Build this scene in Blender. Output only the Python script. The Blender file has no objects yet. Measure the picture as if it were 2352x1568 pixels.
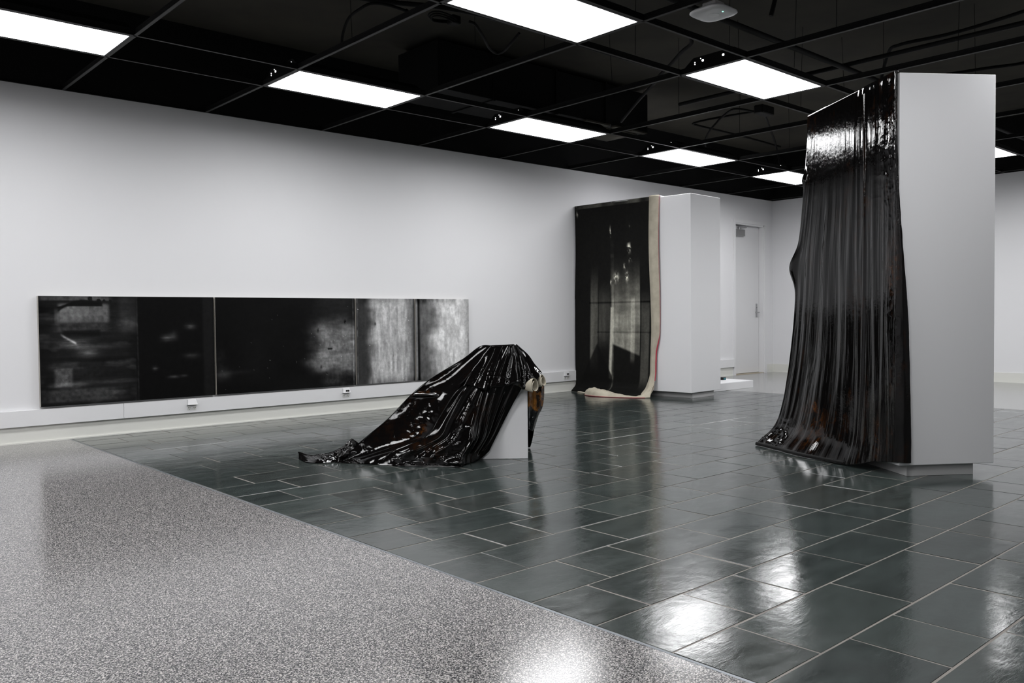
import bpy, bmesh, math, random
import numpy as np
from mathutils import Vector, Matrix

random.seed(7)
rng = np.random.default_rng(11)
scene = bpy.context.scene
COL = scene.collection

# ------------------------------------------------------------------ camera, world, exposure
YAW, PITCH, ROLL = 0.7334, -0.0292, -0.0105
fwd = Vector((math.sin(YAW) * math.cos(PITCH), math.cos(YAW) * math.cos(PITCH), math.sin(PITCH)))
right = Vector((math.cos(YAW), -math.sin(YAW), 0.0))
up = right.cross(fwd)
cr = right * math.cos(ROLL) + up * math.sin(ROLL)
cu = -right * math.sin(ROLL) + up * math.cos(ROLL)
cam_data = bpy.data.cameras.new('camera')
cam = bpy.data.objects.new('camera', cam_data)
COL.objects.link(cam)
cam.matrix_world = Matrix(((cr.x, cu.x, -fwd.x, 0.0), (cr.y, cu.y, -fwd.y, -7.832),
                           (cr.z, cu.z, -fwd.z, 0.9986), (0, 0, 0, 1)))
cam_data.sensor_width = 36.0
cam_data.lens = 1939.676 / 2352 * 36.0
cam_data.clip_start, cam_data.clip_end = 0.05, 80.0
scene.camera = cam

world = bpy.data.worlds.new('world')
scene.world = world
world.use_nodes = True
world.node_tree.nodes['Background'].inputs[0].default_value = (0.0, 0.0, 0.0, 1)
world.node_tree.nodes['Background'].inputs[1].default_value = 0.0

vs = scene.view_settings
vs.view_transform = 'Standard'
vs.look = 'None'
vs.gamma = 1.0
vs.use_curve_mapping = False
vs.exposure = 0.0
PANEL_LIGHT = 6.8                # radiance of the lit ceiling panels
LAMP_W = 23.5                    # light thrown down by each fixture
scene.cycles.max_bounces = 10
scene.cycles.diffuse_bounces = 5
scene.cycles.glossy_bounces = 6
scene.cycles.sample_clamp_indirect = 6.0
scene.cycles.use_denoising = True
scene.cycles.caustics_reflective = False
scene.cycles.caustics_refractive = False

# ------------------------------------------------------------------ room figures (metres)
HC = 2.94                        # height of the ceiling grid
XB = 1.985                       # line where terrazzo meets slate
XE = 9.55                        # far edge of the slate
XW = 13.13                       # far wall
PITCH_ROW = 0.3037
G = [2.0029 + 1.2192 * i for i in range(-6, 10)]   # grid lines across the room


def lin(*c):
    def f(v):
        v = v / 255.0
        return v / 12.92 if v <= 0.04045 else ((v + 0.055) / 1.055) ** 2.4
    if len(c) == 1:
        c = (c[0],) * 3
    return tuple(f(v) for v in c) + (1.0,)


# ------------------------------------------------------------------ material helpers
def mat(name, color=(0.5, 0.5, 0.5, 1), rough=0.5, metal=0.0, spec=0.5):
    m = bpy.data.materials.new(name)
    m.use_nodes = True
    b = m.node_tree.nodes['Principled BSDF']
    b.inputs['Base Color'].default_value = color
    b.inputs['Roughness'].default_value = rough
    b.inputs['Metallic'].default_value = metal
    b.inputs['Specular IOR Level'].default_value = spec
    return m


def nd(m, typ, **kw):
    n = m.node_tree.nodes.new(typ)
    for k, v in kw.items():
        setattr(n, k, v)
    return n


def lk(m, a, b):
    m.node_tree.links.new(a, b)


def bsdf(m):
    return m.node_tree.nodes['Principled BSDF']


def coords(m, kind='Object', scale=(1, 1, 1), rot=(0, 0, 0)):
    t = nd(m, 'ShaderNodeTexCoord')
    mp = nd(m, 'ShaderNodeMapping')
    mp.inputs['Scale'].default_value = scale
    mp.inputs['Rotation'].default_value = rot
    lk(m, t.outputs[kind], mp.inputs['Vector'])
    return mp.outputs['Vector']


def noise(m, vec, scale, detail=4, rough=0.55, dist=0.0):
    n = nd(m, 'ShaderNodeTexNoise')
    n.inputs['Scale'].default_value = scale
    n.inputs['Detail'].default_value = detail
    n.inputs['Roughness'].default_value = rough
    n.inputs['Distortion'].default_value = dist
    if vec is not None:
        lk(m, vec, n.inputs['Vector'])
    return n.outputs['Fac']


def ramp(m, fac, stops):
    r = nd(m, 'ShaderNodeValToRGB')
    el = r.color_ramp.elements
    while len(el) < len(stops):
        el.new(0.5)
    for e, (p, c) in zip(el, stops):
        e.position = p
        e.color = c if len(c) == 4 else tuple(c) + (1,)
    lk(m, fac, r.inputs['Fac'])
    return r.outputs['Color']


def bump(m, height, strength=0.2, dist=0.01, normal=None):
    b = nd(m, 'ShaderNodeBump')
    b.inputs['Strength'].default_value = strength
    b.inputs['Distance'].default_value = dist
    lk(m, height, b.inputs['Height'])
    if normal is not None:
        lk(m, normal, b.inputs['Normal'])
    return b.outputs['Normal']


def mixc(m, fac, a, b, blend='MIX'):
    n = nd(m, 'ShaderNodeMix', data_type='RGBA', blend_type=blend)
    for sock, v in ((0, fac), (6, a), (7, b)):
        if isinstance(v, (int, float)):
            n.inputs[sock].default_value = v
        elif isinstance(v, tuple):
            n.inputs[sock].default_value = v
        else:
            lk(m, v, n.inputs[sock])
    return n.outputs[2]


def grey(v):
    return (v, v, v, 1)


# ------------------------------------------------------------------ materials
def make_wall(name, c, bs=0.03, rough=0.55):
    m = mat(name, c, rough, 0, 0.3)
    v = coords(m)
    lk(m, bump(m, noise(m, v, 160, 3), bs, 0.004), bsdf(m).inputs['Normal'])
    lk(m, mixc(m, noise(m, v, 0.8, 3), tuple(x * 0.97 for x in c[:3]) + (1,), c), bsdf(m).inputs['Base Color'])
    return m


M_WALL = make_wall('wall_paint', (0.74, 0.74, 0.755, 1))
M_BASE = make_wall('baseboard_paint', (0.71, 0.71, 0.67, 1), 0.01, 0.35)
M_TRIM = make_wall('trim_paint', (0.74, 0.74, 0.75, 1), 0.01, 0.4)
M_DOOR = make_wall('door_paint', (0.70, 0.70, 0.71, 1), 0.01, 0.4)
M_BOX = make_wall('plinth_paint', (0.76, 0.76, 0.775, 1), 0.02, 0.5)
M_KICK = make_wall('toe_kick_paint', (0.42, 0.42, 0.42, 1), 0.05, 0.5)
M_DECK = mat('ceiling_black', lin(60, 60, 57), 0.9, 0, 0.1)
_v = coords(M_DECK)
lk(M_DECK, mixc(M_DECK, noise(M_DECK, _v, 1.4, 4), lin(46, 46, 46), lin(78, 75, 67)), bsdf(M_DECK).inputs['Base Color'])
M_BLACK = mat('matte_black', lin(20), 0.8, 0, 0.15)
M_TEE = mat('tee_paint', lin(46, 46, 46), 0.55, 0, 0.3)
M_PIPE = mat('pipe_black', lin(16), 0.7, 0, 0.2)
M_CABLE = mat('cable_black', lin(12), 0.75, 0, 0.2)
M_PLASTIC = mat('white_plastic', (0.66, 0.66, 0.67, 1), 0.35)
M_SOCKET = mat('socket_white', (0.72, 0.72, 0.70, 1), 0.3)
M_SLOT = mat('slot_black', lin(12), 0.6)
M_STEEL = mat('brushed_steel', (0.45, 0.45, 0.46, 1), 0.3, 1.0)
M_CLOSER = mat('closer_grey', (0.30, 0.30, 0.30, 1), 0.4, 0.6)
M_STRIP = mat('edge_strip_metal', (0.20, 0.22, 0.24, 1), 0.35, 0.6)
M_CREAM = mat('raw_canvas', lin(186, 178, 160), 0.85, 0, 0.15)
_v = coords(M_CREAM)
lk(M_CREAM, mixc(M_CREAM, noise(M_CREAM, _v, 9, 6), lin(150, 143, 128), lin(200, 193, 176)), bsdf(M_CREAM).inputs['Base Color'])
lk(M_CREAM, bump(M_CREAM, noise(M_CREAM, _v, 500, 2), 0.3, 0.001), bsdf(M_CREAM).inputs['Normal'])
M_RED = mat('red_edge', lin(176, 58, 74), 0.7)
M_TEAL = mat('teal_face', lin(20, 110, 120), 0.3)
M_LED = mat('green_led', (0, 0, 0, 1), 0.4)
bsdf(M_LED).inputs['Emission Color'].default_value = (0.25, 1.0, 0.7, 1)
bsdf(M_LED).inputs['Emission Strength'].default_value = 3.0
M_PANEL = mat('lit_diffuser', (0.8, 0.8, 0.8, 1), 0.5)
bsdf(M_PANEL).inputs['Emission Color'].default_value = (0.985, 0.99, 1.0, 1)
bsdf(M_PANEL).inputs['Emission Strength'].default_value = PANEL_LIGHT

# terrazzo: fine black and white chips under a polish
M_TERR = mat('terrazzo', grey(0.3), 0.22, 0, 0.5)
_v = coords(M_TERR)
_vo = nd(M_TERR, 'ShaderNodeTexVoronoi')
_vo.inputs['Scale'].default_value = 300
lk(M_TERR, _v, _vo.inputs['Vector'])
_sep = nd(M_TERR, 'ShaderNodeSeparateColor')
lk(M_TERR, _vo.outputs['Color'], _sep.inputs[0])
_n1 = noise(M_TERR, _v, 170, 2, 0.6)
_mx = nd(M_TERR, 'ShaderNodeMath', operation='MULTIPLY_ADD')
lk(M_TERR, _sep.outputs[0], _mx.inputs[0])
_mx.inputs[1].default_value = 0.5
lk(M_TERR, _n1, _mx.inputs[2])
_c = ramp(M_TERR, _mx.outputs[0], [(0.48, lin(30, 30, 32)), (0.66, lin(60, 60, 63)), (0.80, lin(118, 117, 116)), (0.98, lin(180, 177, 175))])
_tint = mixc(M_TERR, 0.03, _c, _vo.outputs['Color'], 'OVERLAY')
lk(M_TERR, _tint, bsdf(M_TERR).inputs['Base Color'])
bsdf(M_TERR).inputs['Roughness'].default_value = 0.17
bsdf(M_TERR).inputs['IOR'].default_value = 1.58
M_REAR = mat('rear_floor', lin(150, 150, 148), 0.16)
_v = coords(M_REAR)
lk(M_REAR, ramp(M_REAR, noise(M_REAR, _v, 220, 2), [(0.35, lin(96, 97, 98)), (0.65, lin(160, 160, 158))]), bsdf(M_REAR).inputs['Base Color'])

# slate: each tile its own tint, cleft relief, satin seal
M_SLATE = mat('slate', lin(60, 68, 66), 0.16, 0, 0.55)
_oi = nd(M_SLATE, 'ShaderNodeObjectInfo')
_v = coords(M_SLATE, 'Object', (1, 1, 1))
_add = nd(M_SLATE, 'ShaderNodeVectorMath', operation='ADD')
_geo = nd(M_SLATE, 'ShaderNodeNewGeometry')
_mul = nd(M_SLATE, 'ShaderNodeVectorMath', operation='MULTIPLY')
lk(M_SLATE, _oi.outputs['Random'], _mul.inputs[0])
_mul.inputs[1].default_value = (37.0, 19.0, 11.0)
lk(M_SLATE, _v, _add.inputs[0])
lk(M_SLATE, _mul.outputs[0], _add.inputs[1])
_pv = _add.outputs[0]
_str = nd(M_SLATE, 'ShaderNodeMapping')
_str.inputs['Scale'].default_value = (1.0, 3.2, 1.0)
_str.inputs['Rotation'].default_value = (0, 0, 0.5)
lk(M_SLATE, _pv, _str.inputs['Vector'])
_cloud = noise(M_SLATE, _str.outputs[0], 4.0, 6, 0.65, 0.8)
_tone = ramp(M_SLATE, _oi.outputs['Random'], [(0.0, lin(34, 39, 38)), (0.35, lin(46, 52, 51)), (0.7, lin(42, 44, 42)), (1.0, lin(56, 62, 60))])
lk(M_SLATE, mixc(M_SLATE, ramp(M_SLATE, _cloud, [(0.3, grey(0.0)), (0.75, grey(0.55))]), _tone, lin(66, 75, 73)), bsdf(M_SLATE).inputs['Base Color'])
lk(M_SLATE, ramp(M_SLATE, _cloud, [(0.3, grey(0.11)), (0.7, grey(0.18))]), bsdf(M_SLATE).inputs['Roughness'])
_fine = noise(M_SLATE, _str.outputs[0], 38, 4, 0.6, 0.4)
_big = noise(M_SLATE, _pv, 7, 3, 0.5)
_nb = bump(M_SLATE, _big, 0.22, 0.006)
lk(M_SLATE, bump(M_SLATE, _fine, 0.09, 0.002, _nb), bsdf(M_SLATE).inputs['Normal'])
M_GROUT = mat('grout', lin(112, 108, 102), 0.6, 0, 0.3)
_v = coords(M_GROUT)
lk(M_GROUT, mixc(M_GROUT, noise(M_GROUT, _v, 6, 5), lin(86, 83, 80), lin(144, 138, 131)), bsdf(M_GROUT).inputs['Base Color'])


def make_tar(name, amber=0.0, rough=0.05, bs=0.25, amber_scale=3.0):
    """black resin-soaked cloth, wet gloss, amber where the resin is thin"""
    m = mat(name, lin(9, 8, 8), rough, 0, 0.28)
    v = coords(m)
    at = nd(m, 'ShaderNodeAttribute', attribute_name='Amber')
    n = noise(m, v, amber_scale * 6, 6, 0.65, 1.0)
    mul = nd(m, 'ShaderNodeMath', operation='MULTIPLY')
    lk(m, at.outputs['Fac'], mul.inputs[0])
    lk(m, ramp(m, n, [(0.46, grey(0)), (0.62, grey(1))]), mul.inputs[1])
    col = mixc(m, mul.outputs[0], lin(9, 8, 8), lin(88, 50, 16))
    n2 = noise(m, v, 5.0, 4)
    col = mixc(m, ramp(m, n2, [(0.6, grey(0)), (0.85, grey(0.5))]), col, lin(20, 15, 14))
    lk(m, col, bsdf(m).inputs['Base Color'])
    nb = bump(m, noise(m, v, 34, 5, 0.6, 0.6), bs, 0.004)
    lk(m, nb, bsdf(m).inputs['Normal'])
    return m


M_TAR = make_tar('wet_black_cloth', 1.0, 0.045, 0.07)
M_TAR2 = make_tar('wet_black_drape', 1.0, 0.06, 0.10)
M_EDGE = mat('cloth_edge_brown', lin(96, 58, 34), 0.6)


def make_print(name, rough, spec, warm=False):
    """painted surface: colour laid on as an attribute, with a canvas grain"""
    m = mat(name, grey(0.05), rough, 0, spec)
    at = nd(m, 'ShaderNodeAttribute', attribute_name='Col')
    v = coords(m)
    g = noise(m, v, 260, 3, 0.7)
    g2 = noise(m, v, 28, 5, 0.7)
    c = mixc(m, 0.55, at.outputs['Color'], ramp(m, g, [(0.3, grey(0.62)), (0.7, grey(1.25))]), 'MULTIPLY')
    c = mixc(m, 0.6, c, ramp(m, g2, [(0.3, grey(0.6)), (0.7, grey(1.25))]), 'MULTIPLY')
    lk(m, c, bsdf(m).inputs['Base Color'])
    lk(m, bump(m, g2, 0.06, 0.002), bsdf(m).inputs['Normal'])
    return m


M_PRINT = make_print('inked_panel', 0.5, 0.06)
M_CANVAS = make_print('painted_canvas', 0.5, 0.06)


# ------------------------------------------------------------------ mesh helpers
def tag(o, label=None, cat=None, group=None, kind=None):
    if label:
        o['label'] = label
    if cat:
        o['category'] = cat
    if group:
        o['group'] = group
    if kind:
        o['kind'] = kind
    return o


def link(o, parent=None):
    COL.objects.link(o)
    if parent is not None:
        o.parent = parent
    return o


def empty(name, loc=(0, 0, 0), rz=0.0):
    o = bpy.data.objects.new(name, None)
    o.empty_display_size = 0.1
    o.location = loc
    o.rotation_euler = (0, 0, rz)
    return link(o)


class MB:
    """collects shapes and links them as one mesh object"""

    def __init__(self):
        self.v, self.f, self.smooth = [], [], []

    def add(self, v, f, smooth=False):
        n = len(self.v)
        self.v += [tuple(p) for p in v]
        self.f += [tuple(i + n for i in q) for q in f]
        self.smooth += [smooth] * len(f)
        return self

    def box(self, x0, x1, y0, y1, z0, z1, ch=0.0):
        if ch <= 0:
            v = [(x, y, z) for z in (z0, z1) for y in (y0, y1) for x in (x0, x1)]
            f = [(0, 2, 3, 1), (4, 5, 7, 6), (0, 1, 5, 4), (2, 6, 7, 3), (0, 4, 6, 2), (1, 3, 7, 5)]
            return self.add(v, f)
        bm = bmesh.new()
        bmesh.ops.create_cube(bm, size=1.0)
        for q in bm.verts:
            q.co = Vector((x0 + (q.co.x + .5) * (x1 - x0), y0 + (q.co.y + .5) * (y1 - y0), z0 + (q.co.z + .5) * (z1 - z0)))
        bmesh.ops.bevel(bm, geom=list(bm.edges), offset=ch, segments=1, affect='EDGES')
        bm.verts.index_update()
        self.add([q.co[:] for q in bm.verts], [[q.index for q in f.verts] for f in bm.faces])
        bm.free()
        return self

    def tube(self, pts, r, n=8, cap=True):
        pts = [Vector(p) for p in pts]
        rings, prev = [], None
        for i, p in enumerate(pts):
            t = (pts[min(i + 1, len(pts) - 1)] - pts[max(i - 1, 0)]).normalized()
            a = Vector((0, 0, 1)) if abs(t.z) < 0.9 else Vector((1, 0, 0))
            if prev is not None:
                a = prev
            b = t.cross(a).normalized()
            a = b.cross(t).normalized()
            prev = a
            rr = r[i] if isinstance(r, (list, tuple)) else r
            rings.append([p + (a * math.cos(2 * math.pi * k / n) + b * math.sin(2 * math.pi * k / n)) * rr for k in range(n)])
        v = [q for ring in rings for q in ring]
        f = []
        for i in range(len(pts) - 1):
            for k in range(n):
                f.append((i * n + k, i * n + (k + 1) % n, (i + 1) * n + (k + 1) % n, (i + 1) * n + k))
        self.add(v, f, True)
        if cap:
            m = len(pts) - 1
            self.add(rings[0], [tuple(range(n))[::-1]])
            self.add(rings[m], [tuple(range(n))])
        return self

    def build(self, name, m, parent=None, loc=None):
        me = bpy.data.meshes.new(name)
        me.from_pydata(self.v, [], self.f)
        me.polygons.foreach_set('use_smooth', self.smooth)
        me.materials.append(m)
        bm = bmesh.new()
        bm.from_mesh(me)
        bmesh.ops.recalc_face_normals(bm, faces=bm.faces)
        bm.to_mesh(me)
        bm.free()
        me.update()
        o = bpy.data.objects.new(name, me)
        if loc is not None:
            o.location = loc
        return link(o, parent)


def spline(pts, n):
    """Catmull-Rom through the points, n samples"""
    P = np.array(pts, float)
    P = np.vstack([2 * P[0] - P[1], P, 2 * P[-1] - P[-2]])
    t = np.linspace(0, len(P) - 3 - 1e-9, n)
    i = np.floor(t).astype(int)
    u = (t - i)[:, None]
    a, b, c, d = P[i], P[i + 1], P[i + 2], P[i + 3]
    return 0.5 * (2 * b + (c - a) * u + (2 * a - 5 * b + 4 * c - d) * u ** 2 + (3 * b - a - 3 * c + d) * u ** 3)


def resample(pts, n):
    return spline(pts, n)


def grid_surface(ctrl, nu, nv):
    """dense grid through a rows x cols net of control points"""
    C = np.array(ctrl, float)
    rows = np.array([spline(r, nv) for r in C])
    return np.stack([spline(rows[:, j], nu) for j in range(nv)], axis=1)


def coons(top, bottom, left, rightc, nu, nv):
    T, B = spline(top, nv), spline(bottom, nv)
    L, R = spline(left, nu), spline(rightc, nu)
    u = np.linspace(0, 1, nu)[:, None, None]
    v = np.linspace(0, 1, nv)[None, :, None]
    return ((1 - u) * T[None] + u * B[None] + (1 - v) * L[:, None] + v * R[:, None]
            - ((1 - u) * (1 - v) * T[0] + (1 - u) * v * T[-1] + u * (1 - v) * B[0] + u * v * B[-1]))


def grid_mesh(parts, name, m, parent=None, attrs=None, smooth=True, thick=0.0, attr_name='Col'):
    """one mesh from several (nu, nv, 3) point grids; attrs: one (nu, nv) or (nu, nv, 3) array per grid"""
    V, F, A, off = [], [], [], 0
    for k, Pg in enumerate(parts):
        nu, nv = Pg.shape[:2]
        V.append(Pg.reshape(-1, 3))
        i = (np.arange(nu - 1)[:, None] * nv + np.arange(nv - 1)[None, :]).reshape(-1)
        F.append(np.stack([i, i + 1, i + nv + 1, i + nv], 1) + off)
        if attrs is not None:
            a = np.asarray(attrs[k], float)
            if a.ndim == 2:
                a = np.repeat(a[:, :, None], 3, 2)
            A.append(a.reshape(-1, 3))
        off += nu * nv
    V, F = np.vstack(V), np.vstack(F)
    me = bpy.data.meshes.new(name)
    me.vertices.add(len(V))
    me.vertices.foreach_set('co', V.astype(np.float32).ravel())
    me.loops.add(F.size)
    me.loops.foreach_set('vertex_index', F.astype(np.int32).ravel())
    me.polygons.add(len(F))
    me.polygons.foreach_set('loop_start', np.arange(0, F.size, 4, dtype=np.int32))
    me.polygons.foreach_set('use_smooth', np.full(len(F), smooth))
    me.update(calc_edges=True)
    me.materials.append(m)
    if attrs is not None:
        A = np.vstack(A)
        ca = me.attributes.new(attr_name, 'FLOAT_COLOR', 'POINT')
        ca.data.foreach_set('color', np.hstack([A, np.ones((len(A), 1))]).astype(np.float32).ravel())
    o = bpy.data.objects.new(name, me)
    link(o, parent)
    if thick:
        s = o.modifiers.new('thickness', 'SOLIDIFY')
        s.thickness = thick
        s.offset = -1
    return o


# ------------------------------------------------------------------ value noise in numpy
def _hash(ix, iy, seed):
    h = (ix.astype(np.int64) * 374761393 + iy.astype(np.int64) * 668265263 + seed * 974634777) & 0x7fffffff
    h = ((h ^ (h >> 13)) * 1274126177) & 0x7fffffff
    return ((h ^ (h >> 16)) & 0xffff) / 65535.0


def vn(x, y, seed=0):
    x, y = np.broadcast_arrays(np.asarray(x, float), np.asarray(y, float))
    ix, iy = np.floor(x), np.floor(y)
    fx, fy = x - ix, y - iy
    fx, fy = fx * fx * fx * (fx * (fx * 6 - 15) + 10), fy * fy * fy * (fy * (fy * 6 - 15) + 10)
    a, b = _hash(ix, iy, seed), _hash(ix + 1, iy, seed)
    c, d = _hash(ix, iy + 1, seed), _hash(ix + 1, iy + 1, seed)
    return a + (b - a) * fx + (c - a) * fy + (a - b - c + d) * fx * fy


def fbm(x, y, oct=4, seed=0, gain=0.5):
    s, a, t = 0.0, 1.0, 0.0
    for k in range(oct):
        s = s + a * vn(x * 2 ** k, y * 2 ** k, seed + k * 17)
        t += a
        a *= gain
    return s / t


def ridged(x, y, oct=3, seed=0):
    s, a, t = 0.0, 1.0, 0.0
    for k in range(oct):
        s = s + a * (1 - np.abs(2 * vn(x * 2 ** k, y * 2 ** k, seed + k * 31) - 1)) ** 2
        t += a
        a *= 0.5
    return s / t


def sstep(a, b, x):
    t = np.clip((x - a) / (b - a), 0, 1)
    return t * t * (3 - 2 * t)


def band(x, a, b, e):
    return sstep(a - e, a + e, x) * (1 - sstep(b - e, b + e, x))


def blob(x, y, cx, cy, rx, ry):
    return np.exp(-(((x - cx) / rx) ** 2 + ((y - cy) / ry) ** 2))


def to_lin(s):
    s = np.clip(s, 0, 255) / 255.0
    return np.where(s <= 0.04045, s / 12.92, ((s + 0.055) / 1.055) ** 2.4)


# ================================================================== THE SETTING
Y0, X0, ZD = -12.2, -5.4, 3.72     # rear of the room, left end, underside of the deck
floor = MB().box(X0, XW + 0.2, Y0, 0.2, -0.16, -0.04).build('floor', M_GROUT)
tag(floor, kind='structure')
MB().box(XB + 0.012, XE, Y0, 0.0, -0.04, -0.0022).build('grout_bed', M_GROUT, floor)
MB().box(X0, XB, Y0, 0.0, -0.04, 0.0).build('terrazzo_field', M_TERR, floor)
MB().box(XB, XB + 0.012, Y0, 0.0, -0.04, 0.0006).build('edge_strip', M_STRIP, floor)
MB().box(XE, XW, Y0, 0.0, -0.04, 0.0).build('rear_floor_field', M_REAR, floor)

# slate tiles: foot-wide courses, two alternating bonds; joints read off the near courses
PAT_A = [0.30, 0.60, 0.62, 0.46, 0.31, 0.61, 0.46, 0.60, 0.30, 0.61, 0.46, 0.61, 0.30, 0.61, 0.46, 0.61]
PAT_B = [0.45, 0.31, 0.46, 0.46, 0.32, 0.61, 0.46, 0.30, 0.61, 0.46, 0.31, 0.61, 0.46, 0.61, 0.30, 0.61]
KNOWN = {   # course index: joints measured from the terrazzo line
    18: [0.44, 1.22], 17: [0.29, 0.905, 1.535], 16: [0.435, 0.755, 1.235, 1.715], 19: [0.30, 0.93, 1.575, 2.02],
    20: [0.47, 0.79, 1.275, 1.745, 2.08], 21: [0.33, 0.965, 1.605], 22: [0.50, 0.805, 1.28],
}
KNOWN = {}
KNOWN[1] = [0.46, 0.75, 1.19, 1.64]; KNOWN[0] = [0.315, 0.90, 1.48]; KNOWN[2] = [0.305, 0.90]
KNOWN[3] = [0.455, 0.752, 1.19]; KNOWN[4] = [0.31, 0.905]; KNOWN[5] = [0.445]; KNOWN[6] = [0.29]
KNOWN[7] = [0.435, 0.73]; KNOWN[8] = [0.277]; KNOWN[9] = [0.425]; KNOWN[10] = [0.279]
KNOWN[11] = [0.43, 0.73]; KNOWN[12] = [0.27, 0.882]; KNOWN[13] = [0.42, 0.735, 1.195]
KNOWN[14] = [0.268, 0.885]; KNOWN[15] = [0.44, 0.73, 1.215]; KNOWN[16] = [0.29, 0.905, 1.535]
KNOWN[17] = [0.437, 0.755, 1.237, 1.715]; KNOWN[18] = [0.297, 0.93, 1.575, 2.015]
KNOWN[19] = [0.47, 0.79, 1.275, 1.745, 2.08]; KNOWN[20] = [0.33, 0.965, 1.605]; KNOWN[21] = [0.50, 0.80, 1.28]
tiles = []
gap = 0.0045
ROW0 = -0.232
for r in range(-1, 38):
    y1 = ROW0 - PITCH_ROW * r
    y0 = y1 - PITCH_ROW
    y1 = min(y1, -0.002)
    pat = PAT_A if r % 2 == 0 else PAT_B
    js = list(KNOWN.get(r, [pat[0]]))
    k = len(js)
    while js[-1] < XE - XB - 0.15:
        js.append(js[-1] + pat[k % len(pat)] + random.choice((0, 0, 0.005, -0.005)))
        k += 1
    js = [0.014] + [j for j in js if j < XE - XB - 0.12] + [XE - XB]
    for a, b in zip(js[:-1], js[1:]):
        tiles.append((XB + a + gap, XB + b - gap, y0 + gap, y1 - gap))


def seen(t):
    cx, cy = (t[0] + t[1]) / 2, (t[2] + t[3]) / 2
    d = Vector((cx, cy + 7.832, -0.9986))
    z = d.dot(fwd)
    if z < 0.2:
        return None
    u, v = 1176 + 1939.7 * d.dot(cr) / z, 784 - 1939.7 * d.dot(cu) / z
    return z if (-160 < u < 2520 and v < 1730) else None


near = sorted([t for t in tiles if seen(t)], key=seen)[:300]
near_set = set(near)
tile_mesh = {}


def tile_me(w, h):
    key = (round(w, 2), round(h, 2))
    if key not in tile_mesh:
        mb = MB().box(-w / 2, w / 2, -h / 2, h / 2, -0.012, 0.0, 0.0007)
        o = mb.build('slate_tile', M_SLATE)
        tile_mesh[key] = o.data
        bpy.data.objects.remove(o)
    return tile_mesh[key]


TILT = {}
for t in near:
    w, h = t[1] - t[0], t[3] - t[2]
    o = bpy.data.objects.new('slate_tile', tile_me(w, h))
    kk = tile_me(w, h)
    o.location = ((t[0] + t[1]) / 2, (t[2] + t[3]) / 2, -random.uniform(0.0003, 0.0010))
    o.rotation_euler = (random.gauss(0, 0.0018), random.gauss(0, 0.0014), 0)
    link(o, floor)
rest = MB()
for t in tiles:
    if t not in near_set:
        rest.box(t[0], t[1], t[2], t[3], -0.012, -0.0008)
tag(rest.build('slate_tiles_beyond', M_SLATE, floor), kind='stuff')

# walls
DX0, DX1, DZ = 11.985, 12.86, 2.50          # door opening in the left wall
wl = MB().box(X0, DX0, 0.0, 0.22, 0.0, HC).box(DX1, XW, 0.0, 0.22, 0.0, HC).box(DX0, DX1, 0.0, 0.22, DZ, HC)
tag(wl.build('wall_left', M_WALL), kind='structure')
tag(MB().box(XW, XW + 0.2, Y0, 0.22, 0.0, HC).build('wall_back', M_WALL), kind='structure')
tag(MB().box(X0, XW, Y0 - 0.2, Y0, 0.0, HC).build('wall_right', M_WALL), kind='structure')
tag(MB().box(X0 - 0.2, X0, Y0, 0.22, 0.0, HC).build('wall_front', M_WALL), kind='structure')

# the black ceiling void: deck, dark upper walls, grid of tees
ceiling = MB().box(X0 - 0.2, XW + 0.2, Y0 - 0.2, 0.22, ZD, ZD + 0.15).build('ceiling', M_DECK)
tag(ceiling, kind='structure')
up_ = MB()
up_.box(X0, XW, 0.0, 0.22, HC, ZD).box(XW, XW + 0.2, Y0, 0.22, HC, ZD)
up_.box(X0, XW, Y0 - 0.2, Y0, HC, ZD).box(X0 - 0.2, X0, Y0, 0.22, HC, ZD)
up_.build('upper_wall_band', M_BLACK, ceiling)
ROWS = [-1.19 - 2.4384 * k for k in range(5)]      # near edge of every row of lights


def tee(x0, x1, y0, y1, along):
    z0, z1 = HC + 0.003, HC + 0.046
    t = MB().box(x0, x1, y0, y1, HC, z0).build('grid_tee', M_TEE, ceiling)
    mb = MB()
    if along == 'x':
        c = (y0 + y1) / 2
        mb.box(x0, x1, c - 0.0015, c + 0.0015, z0, z1).box(x0, x1, c - 0.004, c + 0.004, z1 - 0.010, z1)
    else:
        c = (x0 + x1) / 2
        mb.box(c - 0.0015, c + 0.0015, y0, y1, z0, z1).box(c - 0.004, c + 0.004, y0, y1, z1 - 0.010, z1)
    mb.build('tee_web', M_BLACK, t)  # black puts the unlit look of the web into its colour
    return t


TW = 0.012
for x in G:
    tee(x - TW, x + TW, Y0, -0.001, 'y')
for yr in ROWS:
    for y in (yr, yr - 0.6096):
        tee(X0, XW, y - TW * 0.8, y + TW * 0.8, 'x')
for yy in (-0.013, ):
    MB().box(X0, XW, -0.022, 0.0, HC, HC + 0.002).build('wall_angle', M_BLACK, ceiling)
# hanger wires from the deck to the grid
for (x, y) in ((5.66, -2.9), (5.66, -4.95), (6.88, -2.7), (6.88, -3.4), (6.88, -5.3), (8.10, -2.6), (8.10, -3.8), (8.10, -5.0),
               (4.44, -2.5), (4.44, -3.3), (3.22, -2.6), (9.32, -2.5), (9.32, -3.2), (5.05, -3.66), (6.3, -3.66), (6.3, -4.27),
               (7.5, -3.66), (7.9, -4.27), (10.54, -2.4), (4.44, -5.2), (5.66, -5.6)):
    MB().tube([(x, y, HC + 0.04), (x + random.uniform(-.03, .03), y + random.uniform(-.03, .03), ZD)], 0.0022, 5).build('hanger_wire', M_CABLE, ceiling)

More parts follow.
